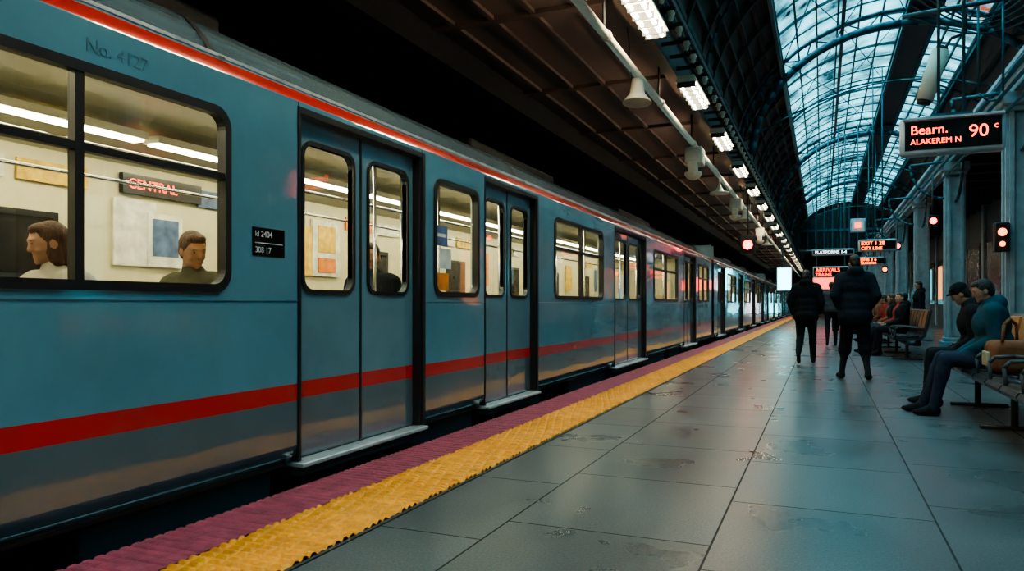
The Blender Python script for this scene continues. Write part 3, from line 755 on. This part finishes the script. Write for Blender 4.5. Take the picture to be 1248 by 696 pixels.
        hp.append(('c',hv((.028,.0,-.03)),hv((.052,.014,-.062)),.013,.011,c['skin'])); hp.append(('c',hv((.052,.014,-.062)),hv((.05,.03,-.088)),.011,.009,c['skin']))
        bms.append(build_part(hp,.0055,1))
    out=bmesh.new(); allm=[]
    for bm,labs in bms:
        mp=[]
        for l in labs:
            if l not in allm: allm.append(l)
            mp.append(allm.index(l))
        for f in bm.faces: f.material_index=mp[f.material_index]
        t=bpy.data.meshes.new('t'); bm.to_mesh(t); bm.free(); out.from_mesh(t); bpy.data.meshes.remove(t)
    me=bpy.data.meshes.new(name); out.to_mesh(me); out.free()
    for l in allm: me.materials.append(M[l])
    ob=bpy.data.objects.new(name,me); C.objects.link(ob)
    zmin=min(v.co.z for v in me.vertices)
    ob.rotation_euler=(0,0,math.radians(rotz)); ob.scale=(scale,)*3
    ob.location=(loc[0],loc[1],loc[2]-zmin*scale)
    return ob
def walk(a=.20,b_=-.28,lift=.10):
    return [((.09,0,.90),(.10,.16,.50),(.105,a,.09),(.11,a+.17,.04)),
            ((-.09,0,.90),(-.10,-.02,.48),(-.105,b_,.09+lift),(-.11,b_+.15,.05))]
pock=[((.27,-.10,.20),(.20,.07,.05)),((-.27,-.10,.20),(-.20,.07,.05))]
swing=[((.25,-.06,.19),(.25,.05,-.03)),((-.25,-.02,.19),(-.26,.06,-.03))]
person('man_walking',(.44,11.9,0),4,[((.09,0,.90),(.12,.03,.49),(.15,-.12,.10),(.20,.04,.04)),((-.09,0,.90),(-.11,.14,.50),(-.16,.12,.09),(-.20,.29,.04))],(0,0,.97),lean=3,arms=pock,hands=(False,False),hood=True,puff=1.24,shorts=True,col=dict(top='navy',leg='black2'),scale=1.04,headrot=(-6,0,14),legw=1.08,long=True)
person('man_walking',(-.28,14.8,0),-4,walk(.18,-.30,.13),(0,0,.96),lean=5,arms=[((.27,-.06,.19),(.23,.10,.0)),((-.28,-.06,.19),(-.24,.06,-.02))],hands=(True,True),hood=True,puff=1.2,col=dict(top='black2',leg='black2'),headrot=(-8,0,0),legw=1.15,long=True)
person('pedestrian',(.22,21.2,0),0,walk(.15,-.2,.08),(0,0,.96),lean=3,arms=swing,puff=1.1,col=dict(top='grey',leg='black2'),scale=.97)
person('pedestrian',(2.35,22.2,0),100,[((.09,0,.90),(.10,.03,.49),(.11,0,.09),(.13,.15,.04)),((-.09,0,.90),(-.10,.02,.49),(-.12,.03,.09),(-.15,.18,.04))],(0,0,.96),arms=swing,puff=1.2,hood=True,long=True,col=dict(top='black2',leg='black2'),scale=.98)
person('pedestrian',(.5,33,0),180,walk(),(0,0,.96),lean=3,arms=swing,puff=1.1,col=dict(top='grey',leg='jean'))
person('pedestrian',(-.6,37,0),10,walk(),(0,0,.96),lean=3,arms=swing,puff=1.1,col=dict(top='black2',leg='jean'))
person('pedestrian',(1.0,42,0),170,walk(),(0,0,.96),lean=3,arms=swing,puff=1.1,col=dict(top='red',leg='jean'))
def sit(fx=.0,ext=.0):
    return [((.09,.02,.10),(.12+fx,.45,.12),(.13+fx,.50+ext,-.36),(.15+fx,.67+ext,-.41)),((-.09,.02,.10),(-.12,.45,.12),(-.11,.43+ext,-.36),(-.12,.60+ext,-.41))]
lap=[((.24,.02,.20),(.12,.26,.10)),((-.24,.02,.20),(-.08,.27,.10))]
lapin=[((.24,.05,.19),(.06,.27,.06)),((-.24,.05,.19),(-.06,.27,.09))]
def seated(name,x,y,rot=90,z=0,**kw):
    a=dict(pel=(0,0,.12),lean=-6,arms=lap,puff=1.15); a.update(kw)
    legs=a.pop('legs',sit())
    return person(name,(x,y,z),rot,legs,a.pop('pel'),**a)
seated('seated_passenger',1.56,8.42,90,col=dict(top='teal',leg='jean',hair='hair'),hood=True,lean=8,headrot=(-12,0,8),legs=sit(0,.12),puff=1.3,legw=1.1)
seated('seated_passenger',1.56,9.15,88,col=dict(top='black2',leg='black2',hair='hair'),hood=True,lean=14,headrot=(-18,0,-5),arms=lapin,puff=1.2,cap=True,legw=1.1)
seated('seated_passenger',1.56,18.6,92,col=dict(top='red',leg='black2'),lean=-4,legs=sit(0,.2),puff=1.1)
seated('seated_passenger',1.56,19.3,90,col=dict(top='black2',leg='jean',hair='hairb'),lean=6,arms=lapin,hairlong=True)
seated('seated_passenger',1.56,20.3,86,col=dict(top='brownc',leg='jean',hair='hairb'),lean=0)
seated('seated_passenger',1.56,21.1,90,col=dict(top='red',leg='black2'),lean=10,arms=lapin)
seated('seated_passenger',1.56,17.8,90,col=dict(top='black2',leg='black2'),lean=-2,puff=1.2,hood=True)
seated('seated_passenger',1.56,23.7,90,col=dict(top='brownc',leg='jean'),lean=6,arms=lapin)
seated('seated_passenger',1.56,24.6,90,col=dict(top='black2',leg='jean',hair='hairb'),lean=0)
seated('seated_passenger',1.56,30.5,90,col=dict(top='grey',leg='jean'),lean=-2)
seated('train_passenger',-3.66,3.55,180,z=.14,col=dict(top='olive',leg='jean',hair='hairb'),lean=4,scale=1.05,headrot=(-18,0,70))
seated('train_passenger',-3.74,2.66,180,z=.14,col=dict(top='white2',leg='jean',hair='hairb'),lean=0,scale=1.03,headrot=(-12,0,-20),hairlong=True)
seated('train_passenger',-3.78,5.72,180,z=.14,col=dict(top='navy',leg='jean',hair='hair'),lean=2,scale=1.12,headrot=(-5,0,25))
seated('train_passenger',-5.3,6.3,180,z=.12,col=dict(top='grey',leg='jean',hair='hair'),lean=2,scale=1.0)
b=MB('shoulder_bag'); b.box(1.36,1.72,7.6,7.93,.495,.78,'brownc',.06); b.path([(1.45,7.61,.77),(1.47,7.65,.92),(1.53,7.75,.97),(1.6,7.85,.92),(1.62,7.91,.77)],.014,'brownc',6); b.box(1.34,1.37,7.65,7.88,.55,.68,'beige',.01); b.finish()

# ------------------------------------------------------------------ world + camera
w=bpy.data.worlds.new('sky'); bpy.context.scene.world=w; w.use_nodes=True
nt=w.node_tree; nt.nodes.clear(); o=N(nt,'ShaderNodeOutputWorld'); bg=N(nt,'ShaderNodeBackground'); nt.links.new(bg.outputs[0],o.inputs[0])
tc=N(nt,'ShaderNodeTexCoord'); no=N(nt,'ShaderNodeTexNoise'); no.inputs['Scale'].default_value=2.5; no.inputs['Detail'].default_value=6
nt.links.new(tc.outputs['Generated'],no.inputs['Vector'])
r=N(nt,'ShaderNodeValToRGB'); r.color_ramp.elements[0].position=.35; r.color_ramp.elements[1].position=.65
r.color_ramp.elements[0].color=(.11,.46,.57,1); r.color_ramp.elements[1].color=(.38,.80,.92,1)
nt.links.new(no.outputs['Fac'],r.inputs[0]); nt.links.new(r.outputs[0],bg.inputs[0]); bg.inputs[1].default_value=9

cam=bpy.data.cameras.new('camera'); co=bpy.data.objects.new('camera',cam); C.objects.link(co)
cam.sensor_width=36; cam.lens=900/1248*36; cam.shift_y=23/1248
co.location=(0,0,1.1); co.rotation_euler=(math.pi/2,0,math.radians(22.8)); cam.clip_start=.05; cam.clip_end=300
bpy.context.scene.camera=co
